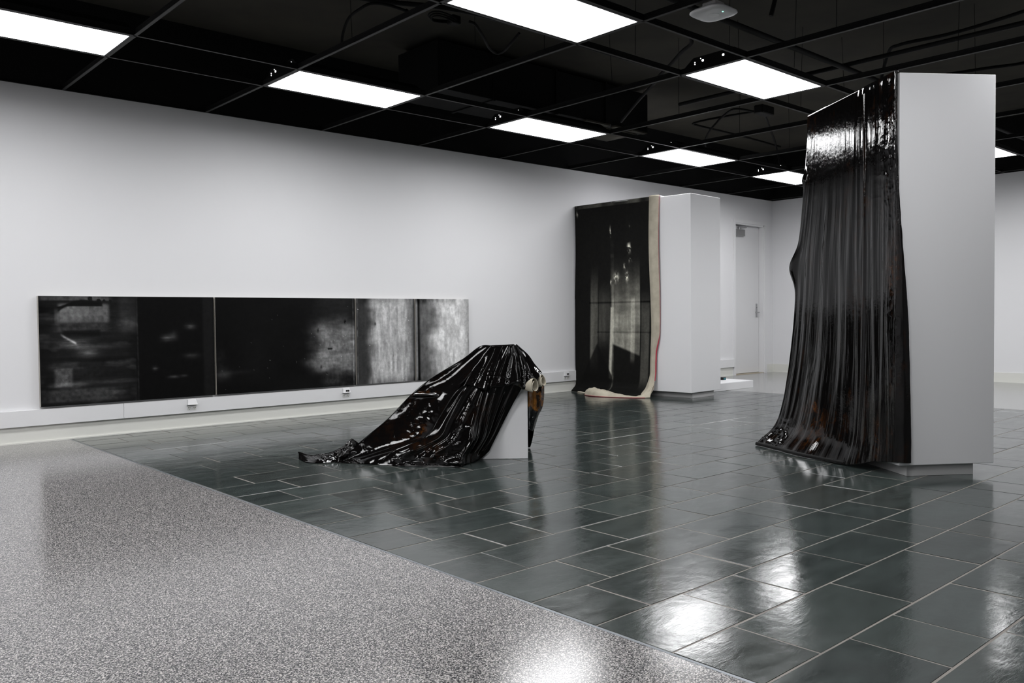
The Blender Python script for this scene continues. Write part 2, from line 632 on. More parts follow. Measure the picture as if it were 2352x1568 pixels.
# baseboards and the wall raceway
mb = MB().box(X0, DX0 - 0.09, -0.010, 0.0, 0.0, 0.14).box(X0, DX0 - 0.09, -0.022, -0.010, 0.0, 0.012)
bl = tag(mb.build('baseboard_left', M_BASE), kind='structure')
MB().box(DX1 + 0.09, XW, -0.012, 0.0, 0.0, 0.14).build('baseboard_end', M_BASE, bl)
mb = MB().box(XW - 0.012, XW, Y0, 0.0, 0.0, 0.14).box(XW - 0.024, XW - 0.012, Y0, 0.0, 0.0, 0.012)
tag(mb.build('baseboard_back', M_BASE), kind='structure')
tag(MB().box(X0 + .0, XW, Y0, Y0 + 0.012, 0.0, 0.14).build('baseboard_right', M_BASE), kind='structure')

RY = -0.034            # front face of the raceway
race = empty('wall_raceway', (5.0, 0, 0.14))
tag(race, 'long white boxed cable raceway running along the foot of the painted wall', 'raceway')
xs = [X0, -1.2, 2.42, 6.08, 9.74, DX0 - 0.07]
for a, b in zip(xs[:-1], xs[1:]):
    MB().box(a - 5 + 0.001, b - 5 - 0.001, RY, 0.0, 0.0, 0.134, 0.002).build('raceway_cover', M_TRIM, race)
MB().box(DX0 - 0.07 - 5, DX0 - 0.064 - 5, RY - 0.002, 0.0, -0.002, 0.136).build('end_cap', M_TRIM, race)


def outlet(x, label, jacks):
    t = empty('wall_outlet', (x, RY, 0.155))
    tag(t, label, 'outlet', 'outlets on the raceway')
    w = 0.046
    v = [(-w, 0, .058), (w, 0, .058), (w, 0, .112), (-w, 0, .112), (-w, -.030, .062), (w, -.030, .062), (w * .8, -.010, .108), (-w * .8, -.010, .108)]
    f = [(0, 1, 5, 4), (4, 5, 6, 7), (3, 7, 6, 2), (0, 4, 7, 3), (1, 2, 6, 5)]
    jb = MB().add(v, f).build('data_box', M_PLASTIC, t)
    if jacks:
        for sx in (-0.004, 0.017):
            MB().box(sx - .007, sx + .007, -.031, -.020, .074, .090).build('jack', M_SLOT, jb)
    for sx in (-0.026, 0.026):
        ring = [(sx + .019 * math.cos(a), -.003, .028 + .021 * math.sin(a)) for a in np.linspace(0, 2 * math.pi, 16, endpoint=False)]
        back = [(q[0], 0.0, q[2]) for q in ring]
        m_ = MB().add(ring + back, [tuple(range(16))] + [(i, (i + 1) % 16, 16 + (i + 1) % 16, 16 + i) for i in range(16)])
        so = m_.build('socket', M_SOCKET, t)
        for (dx, dz, ww, hh) in ((-.007, .006, .0022, .008), (.007, .006, .0022, .007), (0, -.009, .004, .004)):
            MB().box(sx + dx - ww, sx + dx + ww, -.0042, -.002, .028 + dz - hh / 2, .028 + dz + hh / 2).build('slot', M_SLOT, so)


outlet(3.02, 'white twin wall outlet with a blank wedge box under the blackest painting panel', False)
outlet(4.655, 'white twin wall outlet with two black jacks under the grey-black seam of the long painting', True)
outlet(7.985, 'white twin wall outlet with two black jacks beside the large hanging canvas', True)

# the door
door = empty('door_1', ((DX0 + DX1) / 2, 0, 0))
tag(door, 'white flush door with lever handle and overhead closer in left wall', None, None, 'structure')
cx = (DX0 + DX1) / 2
fr = MB()
e = 0.06
fr.box(DX0 - cx - e, DX0 - cx, -0.014, 0.0, 0, DZ + e).box(DX1 - cx, DX1 - cx + e, -0.014, 0.0, 0, DZ + e).box(DX0 - cx, DX1 - cx, -0.014, 0.0, DZ, DZ + e)
fr.box(DX0 - cx, DX0 - cx + 0.02, 0, 0.2, 0, DZ).box(DX1 - cx - 0.02, DX1 - cx, 0, 0.2, 0, DZ).box(DX0 - cx, DX1 - cx, 0, 0.2, DZ - 0.02, DZ)
fr.build('door_frame', M_TRIM, door)
leaf = MB().box(DX0 - cx + 0.024, DX1 - cx - 0.026, 0.09, 0.135, 0.012, DZ - 0.026, 0.002).build('door_leaf', M_DOOR, door)
MB().box(DX0 - cx + 0.02, DX1 - cx - 0.02, 0.137, 0.21, 0.0, DZ).build('door_stop', M_BLACK, door)
MB().box(DX0 - cx + 0.0, DX1 - cx - 0.0, 0.0, 0.2, 0.0, 0.006).build('threshold', mat('threshold_tan', lin(170, 160, 140), .5), door)
cl = MB().box(-0.36, -0.08, 0.035, 0.09, DZ - 0.20, DZ - 0.095, 0.005).build('door_closer', M_CLOSER, door)
MB().box(-0.26, -0.02, 0.045, 0.06, DZ - 0.062, DZ - 0.048).build('closer_arm', M_CLOSER, cl)
MB().tube([(-0.22, 0.06, DZ - 0.1), (-0.22, 0.06, DZ - 0.045)], 0.012, 10).build('closer_pivot', M_STEEL, cl)
hx = DX1 - cx - 0.095
ha = MB().box(hx - 0.022, hx + 0.022, 0.084, 0.09, 0.95, 1.18, 0.002).build('lock_plate', M_STEEL, door)
MB().tube([(hx, 0.086, 1.03), (hx, 0.035, 1.03), (hx - 0.01, 0.03, 1.03), (hx - 0.12, 0.03, 1.03)], 0.010, 8).build('lever_handle', M_STEEL, ha)
MB().tube([(hx, 0.084, 1.12), (hx, 0.074, 1.12)], 0.013, 10).build('lock_cylinder', M_STEEL, ha)

# ================================================================== CEILING LIGHTS
CELL = 1.2192


def make_light():
    t = empty('ceiling_light')
    a, b = CELL / 2 - 0.030, 0.6096 / 2 - 0.032
    MB().box(-a, a, -b, b, -0.001, 0.005).build('diffuser', M_PANEL, t)
    fr_ = MB()
    A, B = CELL / 2 - 0.014, 0.6096 / 2 - 0.014
    fr_.box(-A, A, -B, -b, 0.0, 0.012).box(-A, A, b, B, 0.0, 0.012).box(-A, -a, -b, b, 0.0, 0.012).box(a, A, -b, b, 0.0, 0.012)
    fr_.build('trim_frame', M_TEE, t)
    ld = bpy.data.lights.new('lamp', 'AREA')
    ld.shape = 'RECTANGLE'
    ld.size, ld.size_y = 2 * a, 2 * b
    ld.energy = LAMP_W
    ld.spread = math.radians(172)
    ld.color = (0.99, 0.99, 1.0)
    lo_ = bpy.data.objects.new('lamp', ld)
    lo_.location = (0, 0, -0.003)
    link(lo_, t)
    h = MB()
    z0, z1 = 0.012, 0.115
    prof = [(-B, z0), (-B, z0 + 0.03), (-B + 0.10, z1), (B - 0.10, z1), (B, z0 + 0.03), (B, z0)]
    n = len(prof)
    v = [(-A, y, z) for y, z in prof] + [(A, y, z) for y, z in prof]
    f = [(i, i + 1, n + i + 1, n + i) for i in range(n - 1)] + [tuple(range(n)), tuple(range(2 * n - 1, n - 1, -1))]
    h.add(v, f)
    hs = h.build('housing', M_BLACK, t)
    for (y, z, rr) in ((0.10, 0.078, 0.009), (-0.09, 0.078, 0.009), (-0.17, 0.088, 0.006), (0.175, 0.062, 0.004), (0.175, 0.077, 0.004), (0.12, 0.097, 0.003)):
        ring = [(-A - 0.002, y + rr * math.cos(q), z + rr * math.sin(q)) for q in np.linspace(0, 2 * math.pi, 12, endpoint=False)]
        back = [(-A + 0.001, q[1], q[2]) for q in ring]
        MB().add(ring + back, [tuple(range(12))] + [(i, (i + 1) % 12, 12 + (i + 1) % 12, 12 + i) for i in range(12)]).build('lit_knockout', M_PANEL, hs)
    return t


def copy_tree(o, parent=None):
    c = o.copy()
    link(c, parent)
    for ch in o.children:
        copy_tree(ch, c)
    return c


LABEL = {
    (0, -1): 'lit white ceiling panel cut off by the left edge of the photo',
    (0, 1): 'lit white ceiling panel in the row along the painted wall, above the long painting',
    (0, 3): 'lit white ceiling panel between the black air duct and the painted wall',
    (0, 5): 'small lit ceiling panel above the far white column, just left of the draped tall column',
    (0, 7): 'lit white ceiling panel partly hidden by the left edge of the black drape',
    (1, 1): 'large lit white ceiling panel cut off by the top edge of the photo',
    (1, 3): 'lit white ceiling panel below the white wireless unit, its housing end in view',
    (1, 7): 'sliver of a lit ceiling panel peeping out right of the tall white column',
}
light0 = make_light()
first = True
for k, yr in enumerate(ROWS[:3]):
    for i in range(-5, 9, 2):
        o = light0 if first else copy_tree(light0)
        first = False
        o.location = (2.0029 + CELL * (i + 0.5), yr - 0.3048, HC)
        if (k, i) in LABEL:
            lab = LABEL[(k, i)]
            tag(o, lab, 'ceiling light', 'ceiling light panels')
        else:
            tag(o, 'lit white ceiling panel of this room that the photo does not show', 'ceiling light', 'ceiling lights out of view')

# ================================================================== THINGS IN THE CEILING VOID
def curve_tube(name, pts, r, m, label, cat, n=40, group=None):
    P = spline(pts, n)
    o = MB().tube([tuple(p) for p in P], r, 7).build(name, m)
    return tag(o, label, cat, group)


curve_tube('conduit', [(1.5, -2.30, 3.36), (3.3, -2.40, 3.36), (4.2, -2.74, 3.35), (5.8, -2.75, 3.35), (7.6, -2.75, 3.36), (9.2, -2.75, 3.36)], 0.020, M_PIPE,
           'thin black conduit running lengthwise across the ceiling void above the air duct', 'conduit')
curve_tube('sprinkler_pipe', [(2.0, -4.36, 3.085), (XW - 0.1, -4.36, 3.085)], 0.022, M_PIPE,
           'straight black pipe running past the white wireless unit in the ceiling void', 'pipe', 12)
curve_tube('black_cable', [(3.64, -1.76, 3.2), (3.51, -1.99, 3.22), (3.40, -2.26, 3.25), (3.39, -2.44, 3.27), (3.44, -2.52, 3.3), (3.55, -2.57, 3.3), (3.71, -2.58, 3.29), (3.70, -2.575, 3.30)], 0.011, M_CABLE,
           'black cable arching over the open ceiling void beside the top-edge light panel', 'cable')
curve_tube('sprinkler_pipe', [(7.02, -2.6, 3.12), (7.02, -8.0, 3.12)], 0.02, M_PIPE,
           'straight black pipe crossing the ceiling void over the light panel nearest the tall draped column', 'pipe', 12)
coil = empty('coiled_cable', (3.96, -2.69, 3.25))
tag(coil, 'small coil of black cable bundled beneath the conduit in the ceiling void', 'cable')
for q in range(3):
    ang = np.linspace(0, 2 * math.pi, 26)
    MB().tube([((0.10 + 0.012 * q) * math.cos(a), (0.055 + 0.01 * q) * math.sin(a), 0.012 * q + 0.008 * math.sin(2 * a)) for a in ang], 0.006, 6, False).build('cable_loop', M_CABLE, coil)
MB().box(0.06, 0.14, -0.05, 0.03, -0.012, 0.05, 0.006).build('cable_tie', M_CABLE, coil)
curve_tube('black_cable', [(4.13, -2.80, 3.25), (4.19, -2.80, 3.24), (4.36, -2.70, 3.20), (4.55, -2.54, 3.20), (4.69, -2.47, 3.20), (4.70, -2.55, 3.2), (4.64, -2.72, 3.22), (4.62, -2.83, 3.26)], 0.011, M_CABLE,
           'drooping S-shaped black cable between the coil and the top-edge light panel', 'cable')
curve_tube('flexible_conduit', [(5.55, -3.80, 3.2), (5.68, -3.72, 3.18), (5.80, -3.54, 3.18), (6.03, -3.24, 3.18), (6.23, -2.96, 3.18), (6.43, -2.72, 3.18), (6.80, -2.22, 3.17), (7.20, -1.68, 3.14)], 0.016, M_CABLE,
           'bent black flexible conduit running over the end of the air duct to a light panel', 'conduit')
curve_tube('black_cable', [(8.39, -3.99, 3.1), (8.07, -4.19, 3.3), (7.81, -4.37, 3.4), (7.73, -4.48, 3.4), (7.72, -4.6, 3.4), (7.76, -4.87, 3.4), (7.72, -5.21, 3.4), (7.65, -5.7, 3.42)], 0.016, M_CABLE,
           'black cable curving down above the top of the tall draped column', 'cable')
curve_tube('black_cable', [(9.0, -4.3, 3.4), (9.07, -4.49, 3.4), (9.05, -4.76, 3.38), (9.1, -4.9, 3.38), (9.21, -4.97, 3.4), (9.23, -5.2, 3.4)], 0.016, M_CABLE,
           'wavy black cable behind the top right corner of the tall draped column', 'cable')
jb = MB().box(8.86, 9.12, -2.42, -2.30, 3.36, 3.46, 0.01).build('junction_box', M_PIPE)
tag(jb, 'black junction box where several cables meet above the far lights', 'junction box')
for pts, lab in (([(8.9, -2.28, 3.4), (8.62, -2.2, 3.4), (8.75, -1.95, 3.38), (8.91, -1.75, 3.36), (9.24, -1.4, 3.34), (9.46, -1.2, 3.26), (9.7, -1.1, 3.1)], 'black cable looping left from the ceiling junction box down to the far row of lights'),
                 ([(9.12, -2.28, 3.4), (9.4, -2.15, 3.4), (9.75, -1.98, 3.38), (10.36, -1.7, 3.3), (10.9, -1.45, 3.12)], 'black cable running from the ceiling junction box toward the drape-hidden light'),
                 ([(8.98, -2.22, 3.42), (8.9, -1.74, 3.42), (8.92, -1.41, 3.42), (9.05, -1.36, 3.42), (9.45, -1.36, 3.42), (9.87, -1.36, 3.42), (10.35, -1.35, 3.42), (11.06, -1.36, 3.40)], 'bent black conduit making a square corner under the far ceiling deck')):
    curve_tube('black_cable', pts, 0.013, M_CABLE, lab, 'cable')
curve_tube('diagonal_brace', [(5.15, -4.75, 3.0), (5.27, -4.88, 3.70)], 0.016, M_PIPE, 'slanting black brace rod beside the white wireless unit', 'rod', 6)
br = MB().tube([(5.0, -4.47, 3.22), (5.25, -4.78, 3.22)], 0.016, 8).tube([(5.22, -4.745, 3.22), (5.27, -4.80, 3.22)], 0.026, 8).build('pipe_stub', M_PIPE)
tag(br, 'short capped black pipe stub crossing the brace rod near the wireless unit', 'pipe')

duct = empty('air_duct', (6.65, -1.0, 3.06))
tag(duct, 'large flat-black rectangular air duct above the middle of the wall-side lights', 'duct')
MB().box(-1.7, 1.46, -0.32, 0.34, 0.14, 0.60, 0.004).build('duct_body', M_BLACK, duct)
for xx in (-1.0, -0.1, 0.70):
    MB().box(xx - 0.015, xx + 0.015, -0.335, 0.355, 0.125, 0.615).build('duct_flange', M_BLACK, duct)
for xx, ww in ((0.55, .20), (0.95, .12), (1.28, .14)):
    MB().box(xx - ww, xx + ww, -0.345, -0.28, 0.120, 0.138).build('duct_hanger', M_DECK, duct)
MB().box(0.75, 1.40, -0.20, 0.28, 0.128, 0.139).build('duct_lit_patch', M_DECK, duct)  # paler plate puts the lit patch of the duct's underside into colour

# white wireless access unit
ap = empty('wireless_unit', (4.56, -4.70, 2.885))
tag(ap, 'white rounded-square wireless unit with a tiny green light hanging from the ceiling', 'wireless unit')
n = 40
rings = []
for (s_, z) in ((0.02, 0.0), (0.085, 0.0), (0.118, 0.003), (0.126, 0.010), (0.124, 0.018), (0.105, 0.032), (0.06, 0.042), (0.0, 0.043)):
    ring = []
    for q in range(n):
        a = 2 * math.pi * q / n
        ex = 0.5
        ring.append((s_ * math.copysign(abs(math.cos(a)) ** ex, math.cos(a)), s_ * math.copysign(abs(math.sin(a)) ** ex, math.sin(a)), z))
    rings.append(ring)
v = [p for r_ in rings for p in r_]
f = [(i * n + q, i * n + (q + 1) % n, (i + 1) * n + (q + 1) % n, (i + 1) * n + q) for i in range(len(rings) - 1) for q in range(n)] + [tuple(range(n))[::-1]]
MB().add(v, f, True).build('shell', M_PLASTIC, ap)
MB().add([(0.036 * math.cos(a), 0.036 * math.sin(a), -0.002) for a in np.linspace(0, 2 * math.pi, 24, endpoint=False)] + [(0.036 * math.cos(a), 0.036 * math.sin(a), 0.002) for a in np.linspace(0, 2 * math.pi, 24, endpoint=False)],
         [tuple(range(24))[::-1]] + [(i, (i + 1) % 24, 24 + (i + 1) % 24, 24 + i) for i in range(24)]).build('centre_disc', mat('disc_white', (0.8, 0.8, 0.8, 1), 0.4), ap)
MB().box(-0.012, -0.005, -0.078, -0.071, -0.002, 0.002).build('status_light', M_LED, ap)
MB().box(-0.05, 0.05, -0.05, 0.05, 0.035, 0.075, 0.004).build('mount_bracket', M_PLASTIC, ap)
MB().tube([(0, 0, 0.07), (0, 0, 0.83)], 0.006, 6).build('drop_rod', M_PIPE, ap)

# ================================================================== THE LONG WALL PAINTING (four panels, four things)
PZ0, PZ1 = 0.292, 1.212
PY = -0.045


def painted_panel(x0, x1, shade, label, nu=150, nv=None):
    """stretched panel on the wall: shade(u, v) gives the ink's tone, 0..255"""
    w = x1 - x0
    nv = nv or int(150 * w / 0.92)
    t = empty('inked_painting', ((x0 + x1) / 2, 0, PZ0))
    tag(t, label, 'painting', 'panels of the long painting')
    g = 0.0035
    U, V = np.meshgrid(np.linspace(0, 1, nv), np.linspace(0, 1, nu))
    pts = np.stack([-w / 2 + g + U * (w - 2 * g), np.full_like(U, PY - 0.0005), (1 - V) * (PZ1 - PZ0)], 2)
    grid_mesh([pts], 'painted_face', M_PRINT, t, [1.35 * to_lin(shade(U, V))])
    MB().box(-w / 2 + g, w / 2 - g, PY, -0.001, 0.0, PZ1 - PZ0).build('stretcher', M_EDGEW, t)
    return t


M_EDGEW = mat('panel_edge', lin(176, 172, 165), 0.7)
M_EDGEW2 = M_EDGEW


def shade1(u, v):
    s = 10 + 6 * fbm(u * 9, v * 9, 4, 3)
    wv = fbm(u * 60, v * 30, 3, 5)
    str_ = fbm(u * 14, v * 60, 3, 6)
    s = s + 74 * band(u, .10, .37, .014) * band(v, .07, .245, .02) * (.35 + .5 * wv + .5 * fbm(u * 26, v * 3, 3, 4))
    s = s + 40 * band(u, .005, .38, .02) * (1 - sstep(.03, .05, v)) * (.5 + wv)
    s = s + 22 * band(u, .08, .36, .03) * band(v, .255, .33, .01) * (.4 + wv)
    top = .045 + .05 * sstep(.33, .02, u) + .02 * np.sin(u * 22)
    stroke = band(u, -.05, .335, .006) * sstep(top - .012, top, v) * (1 - sstep(.085 + .12 * sstep(.16, .02, u), .1 + .14 * sstep(.16, .02, u), v))
    s = s * (1 - stroke) + 6 * stroke
    for cx, cy, r_ in ((.27, .018, .013), (.315, .04, .011), (.345, .04, .008), (.38, .042, .008)):
        s = np.where(((u - cx) / r_) ** 2 + ((v - cy) / (r_ * 1.7)) ** 2 < 1, 7, s)
    s = s + 30 * band(u, .08, .1, .006) * band(v, .12, .25, .03)
    s = s + 22 * blob(u, v, .49, .25, .07, .06) * (.4 + wv) + 12 * band(u, .43, .53, .02) * band(v, 0, .35, .03)
    st2 = band(u, .12, .32, .01) * band(v, .315, .375, .012)
    s = s * (1 - st2) + 5 * st2
    line = np.exp(-((v - .36 - (u - .115) * 1.0) / .012) ** 2) * band(u, .113, .19, .008)
    s = s + 120 * line * (.3 + wv)
    s = s + 55 * blob(u, v, .2, .44, .08, .05) * (.2 + str_) + 70 * blob(u, v, .25, .53, .05, .035) * (.2 + str_) + 30 * blob(u, v, .31, .47, .1, .03) * str_
    s = s + 46 * band(u, .075, .165, .012) * band(v, .665, .83, .012) * (.4 + wv)
    s = s + 24 * band(u, .14, .52, .05) * band(v, .78, .82, .01) * str_
    s = s + 34 * band(u, .01, .42, .08) * band(v, .855, .97, .015) * (.35 + .8 * wv)
    s = s + 14 * blob(u, v, .25, .7, .09, .1) * wv + 26 * sstep(.5, .8, fbm(u * 7, v * 11, 4, 91)) * (u < .52) * (.3 + str_) + 16 * fbm(u * 3, v * 40, 3, 92) * band(u, .05, .5, .05)
    s = np.where(u > .533, 8 + 3 * wv, s)
    s = s + 34 * np.exp(-((u - .531) / .0025) ** 2) * (.3 + .7 * vn(v * 40, 0, 3))
    for cx, cy, rx, ry, k in ((.70, .405, .03, .03, 70), (.745, .385, .025, .04, 55), (.85, .29, .03, .03, 60), (.85, .59, .05, .025, 42), (.63, .70, .016, .02, 62), (.74, .79, .03, .015, 72), (.80, .785, .02, .012, 60)):
        s = s + k * blob(u, v, cx, cy, rx, ry) * (.15 + str_)
    s = s + 10 * band(u, .93, .995, .01)
    return s


def shade2(u, v):
    wv = fbm(u * 70, v * 30, 3, 15)
    hv = .5 + .6 * (fbm(u * 12, v * 26, 4, 16) - .5)
    big = fbm(u * 4, v * 4, 4, 17)
    s = 9 + 7 * big * sstep(0, .3, u)
    s = s + 42 * blob(u, v, .04, .80, .05, .06) * (.2 + hv) + 24 * blob(u, v, .12, .78, .1, .02) * hv + 20 * blob(u, v, .03, .65, .03, .1) * wv
    e = (big - .5) * .22
    patch = sstep(.60 + e * .8, .74 + e, u) * (1 - sstep(.95, 1.02, u) * .35) * sstep(.18 + e, .42 + e, v) * (1 - sstep(.78 + e + .25 * (u - .8), .93 + e + .25 * (u - .8), v))
    s = s + 118 * patch * (.35 + .85 * hv) * (.75 + .4 * wv)
    s = s + 36 * band(u, .7, 1.0, .08) * (1 - sstep(.3, .5, v)) * (.1 + .6 * hv)
    s = s + 24 * band(u, .76, 1, .05) * sstep(.8, .95, v) * wv
    s = np.where(((u - .80) / .020) ** 2 + ((v - .57) / .011) ** 2 < 1, 30, s)
    for cx, cy in ((.71, .36), (.92, .27), (.77, .86), (.73, .77), (.62, .56)):
        s = s - 60 * blob(u, v, cx, cy, .006, .02) * (s > 40)
    ln = np.exp(-((u - .985) / .004) ** 2) * (.2 + .8 * vn(v * 30, 1, 4))
    return s + 70 * ln + 60 * (vn(u * 300, v * 170, 8) > .985)


def shade3(u, v):
    wv = fbm(u * 40, v * 34, 3, 25)
    vv = fbm(u * 26, v * 5, 4, 26)
    s = 40 + 14 * vv
    e = (fbm(v * 7, u * 2, 3, 27) - .5) * .14
    lt = sstep(.13 + e, .34 + e, u) * (1 - .55 * sstep(.78, 1.0, u + e * .6))
    s = s + 128 * lt * (.68 + .5 * vv) * (.86 + .22 * wv)
    s = s - 40 * (1 - sstep(.0, .10, v)) * band(u, .1, .75, .15) * (.3 + vv)
    s = s - 45 * sstep(.90, 1.0, v) * (.4 + wv) * (u > .25)
    s = s - 90 * blob(u, v, .315, .30, .012, .018) - 50 * blob(u, v, .62, .68, .008, .03)
    s = s + 60 * np.exp(-((u - .02) / .006) ** 2) * vn(v * 26, 2, 9)
    s = s - 40 * sstep(.955, .99, u)
    return np.where((vn(u * 150, v * 180, 31) > .985), 205, s)


def shade4(u, v):
    wv = fbm(u * 44, v * 36, 3, 35)
    vv = fbm(u * 20, v * 7, 4, 36)
    e = (fbm(v * 6, u * 3, 3, 37) - .5) * .3
    lt = sstep(.10 + e, .48 + e, u) * (1 - .35 * sstep(.86 + e * .3, 1.0, u))
    s = 62 + 36 * vv + 118 * lt * (.78 + .34 * vv) * (.92 + .14 * wv)
    s = s - 46 * (1 - sstep(.0, .09, v)) * (.3 + wv) * (u < .75)
    s = s - 50 * sstep(.93, 1., v) * wv
    s = s - 70 * np.exp(-((u - .055) / .02) ** 2)
    s = s + 40 * np.exp(-((u - .02) / .012) ** 2)
    return np.where((vn(u * 160, v * 190, 41) > .99), 70, s)


painted_panel(1.762, 3.243, shade1, 'blackest wide ink painting panel at the left end of the long row, with grey scuffs')
painted_panel(3.252, 4.776, shade2, 'wide black ink painting panel with a cloudy grey patch at its right side')
painted_panel(4.782, 5.548, shade3, 'narrow grey ink painting panel with a dark left band and vertical streaks')
painted_panel(5.556, 6.333, shade4, 'palest grey ink painting panel at the right end, its foot behind the black sheet')

# ================================================================== TALL COLUMNS
def column(name, corner, ang, along, depth, inset, label):
    """white movable wall: corner nearest the camera, 'along' runs away from it, 'depth' to the right"""
    t = empty(name, (corner[0], corner[1], 0), ang)
    tag(t, label, 'column')
    MB().box(-depth[1], depth[0], along[1], along[0], 0.068, 2.44, 0.0025).build('column_body', M_BOX, t)
    MB().box(-depth[1] + inset[0], depth[0] - inset[1], along[1] + inset[2], along[0] - inset[3], 0.0, 0.068).build('toe_kick', M_KICK, t)
    return t


BIG = np.array([5.166, -5.602])
BA = math.atan2(0.811, 0.585) - math.pi / 2           # local +y runs along the draped face
big = column('white_column', BIG, BA, (1.165, 0.0), (0.62, 0.0), (0.062, 0.124, 0.017, 0.06),
             'tall white box column standing nearest the camera, its left side under a black drape')
FAR = np.array([8.299, -1.804])
FA = math.radians(3.0)
far = column('white_column', FAR, FA, (1.79, 0.0), (0.655, 0.0), (0.07, 0.11, 0.03, 0.05),
             'white box column by the far end of the wall, its left side under a painted canvas')

# ================================================================== PAINTED CANVAS ON THE FAR COLUMN
cv = empty('painted_canvas', (FAR[0], FAR[1], 0), FA)
tag(cv, 'dark painted canvas with bare cream margin hanging down the far white column', 'canvas')


def shade_canvas(u, v):
    wv = fbm(u * 40, v * 60, 3, 55)
    vv = fbm(u * 18, v * 4, 4, 56)
    hh = fbm(u * 5, v * 40, 3, 57)
    s = 12 + 4 * wv
    lines = .55 + .7 * vv
    xs_ = u + .035 * (v - .5)
    right_ = band(xs_, .495, .865, .006) * sstep(.25, .62, v)
    low = 1 - sstep(.735 + .16 * (u - .5), .75 + .16 * (u - .5), v)
    s = s + 96 * right_ * low * lines * (.8 + .4 * hh)
    s = s + 40 * band(xs_, .745, .80, .008) * band(v, .5, .83, .02)
    s = s + 48 * band(xs_, .88, .985, .008) * sstep(.44, .6, v) * (1 - sstep(.9, .99, v)) * (.5 + .6 * vv)
    s = s + 62 * band(xs_, .215, .315, .012) * sstep(.30, .55, v) * (1 - sstep(.82, .91, v)) * (.5 + .7 * vv)
    s = s + 40 * band(xs_, .325, .475, .008) * sstep(.38, .56, v) * (1 - sstep(.66, .80, v)) * (.45 + .8 * vv)
    s = s + 46 * band(xs_, .48, .525, .005) * sstep(.10, .55, v) * (.3 + .8 * vn(v * 50, u * 6, 4))
    s = s - 34 * np.exp(-((v - .525) / .004) ** 2) * (u > .2) - 26 * np.exp(-((v - .68) / .003) ** 2) * (u > .3)
    strip = band(u + .09 * (v - .5), .485, .522, .010) * band(v, .55, .925, .003)
    s = s + (132 + 22 * vv - s) * strip
    wedge = sstep(.0, .02, (v - .73) - .9 * np.abs(u - .30)) * (u < .49)
    s = s * (1 - .8 * wedge) + 9 * .8 * wedge
    for cx, cy, rx, ry, k in ((.49, .155, .008, .022, 150), (.735, .245, .022, .022, 165), (.745, .31, .02, .015, 60), (.56, .395, .03, .022, 130), (.70, .392, .018, .022, 130), (.67, .34, .012, .012, 120), (.49, .42, .008, .01, 150), (.745, .13, .006, .01, 70), (.03, .045, .014, .014, 100)):
        s = s + k * blob(u, v, cx, cy, rx, ry) * (.2 + 1.1 * (fbm(u * 60, v * 80, 2, 71) > .52))
    s = s + 60 * (v < .018) * vn(u * 12, 3, 2)
    return s


nu, nv = 230, 130
U, V = np.meshgrid(np.linspace(0, 1, nv), np.linspace(0, 1, nu))
# local frame: y runs from the near corner (0) to the wall (1.79); face at x = 0, outwards is -x
yl = 1.785 - 0.012 * np.sin(V * 7) * (V < .5) - .02 * sstep(.85, 1, V)
yr_ = 0.565 + .012 * np.sin(V * 6.5 + .6) - 0.0 * V
yr_ = yr_ + .03 * sstep(.90, 1.0, V)
Y = yl + (yr_ - yl) * U
Zc = 2.452 * (1 - V) + .004
flare = -0.018 - .012 * np.sin(U * 6.0 + 1.5) * V - .04 * sstep(.93, 1.0, V) ** 1.5 - .006 * fbm(U * 5, V * 4, 3, 61)
# lower hem turns out along the floor
Zc = np.where(V > .985, .004 + (1 - V) * 2.452 * .9, Zc)
pts = np.stack([flare - .07 * sstep(.955, 1.0, V) ** 2, Y, Zc], 2)
sh = shade_canvas(U, V)
warm = 2.0 * np.stack([to_lin(sh * 1.01), to_lin(sh), to_lin(sh * .93)], 2)
grid_mesh([pts], 'painted_cloth', M_CANVAS, cv, [warm], thick=0.003)
# the top edge folded over the column
f_u = np.linspace(0, 1, 60)
tp = np.stack([np.stack([np.full(60, x_), 1.785 - 1.35 * f_u, np.full(60, z_)], 1) for x_, z_ in ((-.022, 2.425), (-.024, 2.45), (-.012, 2.459), (.02, 2.458), (.12, 2.452))])
tone = np.where(f_u > .90, 186, 30 + 90 * (fbm(f_u * 22, 0, 3, 5) > .55) + 50 * (f_u > .5))
grid_mesh([tp], 'top_turnover', M_CANVAS, cv, [to_lin(np.repeat(tone[None], 5, 0))], thick=0.003)
# bare margin on the right, a red selvedge along it
rows = []
for vv_ in np.linspace(0, 1, 80):
    z_ = 2.455 * (1 - vv_) + .01
    a_ = 0.565 + .012 * math.sin(vv_ * 6.5 + .6) + .03 * float(sstep(.9, 1., vv_))
    b_ = 0.437 + .006 * math.sin(vv_ * 9) + .05 * float(sstep(.68, .80, vv_)) - .02 * float(sstep(.9, 1, vv_))
    out_ = -.030 - .012 * math.sin(vv_ * 5) ** 2 - .05 * float(sstep(.88, .97, vv_)) - .10 * float(sstep(.955, 1.0, vv_))
    rows.append([(out_ + .004, a_ + .004, z_), (out_ - .012, a_ * .75 + b_ * .25, z_), (out_ - .016 - .01 * vv_, (a_ + b_) / 2, z_), (out_ - .006, a_ * .2 + b_ * .8, z_), (out_ + .012, b_, z_)])
mg = grid_surface(rows, 160, 20)
mg[:, :, 0] -= .012 * (fbm(np.linspace(0, 24, 160)[:, None], np.linspace(0, 3, 20)[None], 3, 91) - .5) * sstep(.5, 1, np.linspace(0, 1, 160))[:, None]
grid_mesh([mg], 'bare_margin', M_CREAM, cv, None, thick=0.003)
sv = [(p[0] - .001, p[1] - .004, p[2]) for p in mg[:, -1]][:150]
MB().tube(sv[::3], [0.0018 + .007 * float(band(q / 50, .76, .97, .05)) for q in range(len(sv[::3]))], 6).build('red_selvedge_and_glow', M_RED, cv)  # real red edge; its thick lower stretch paints a pink reflection
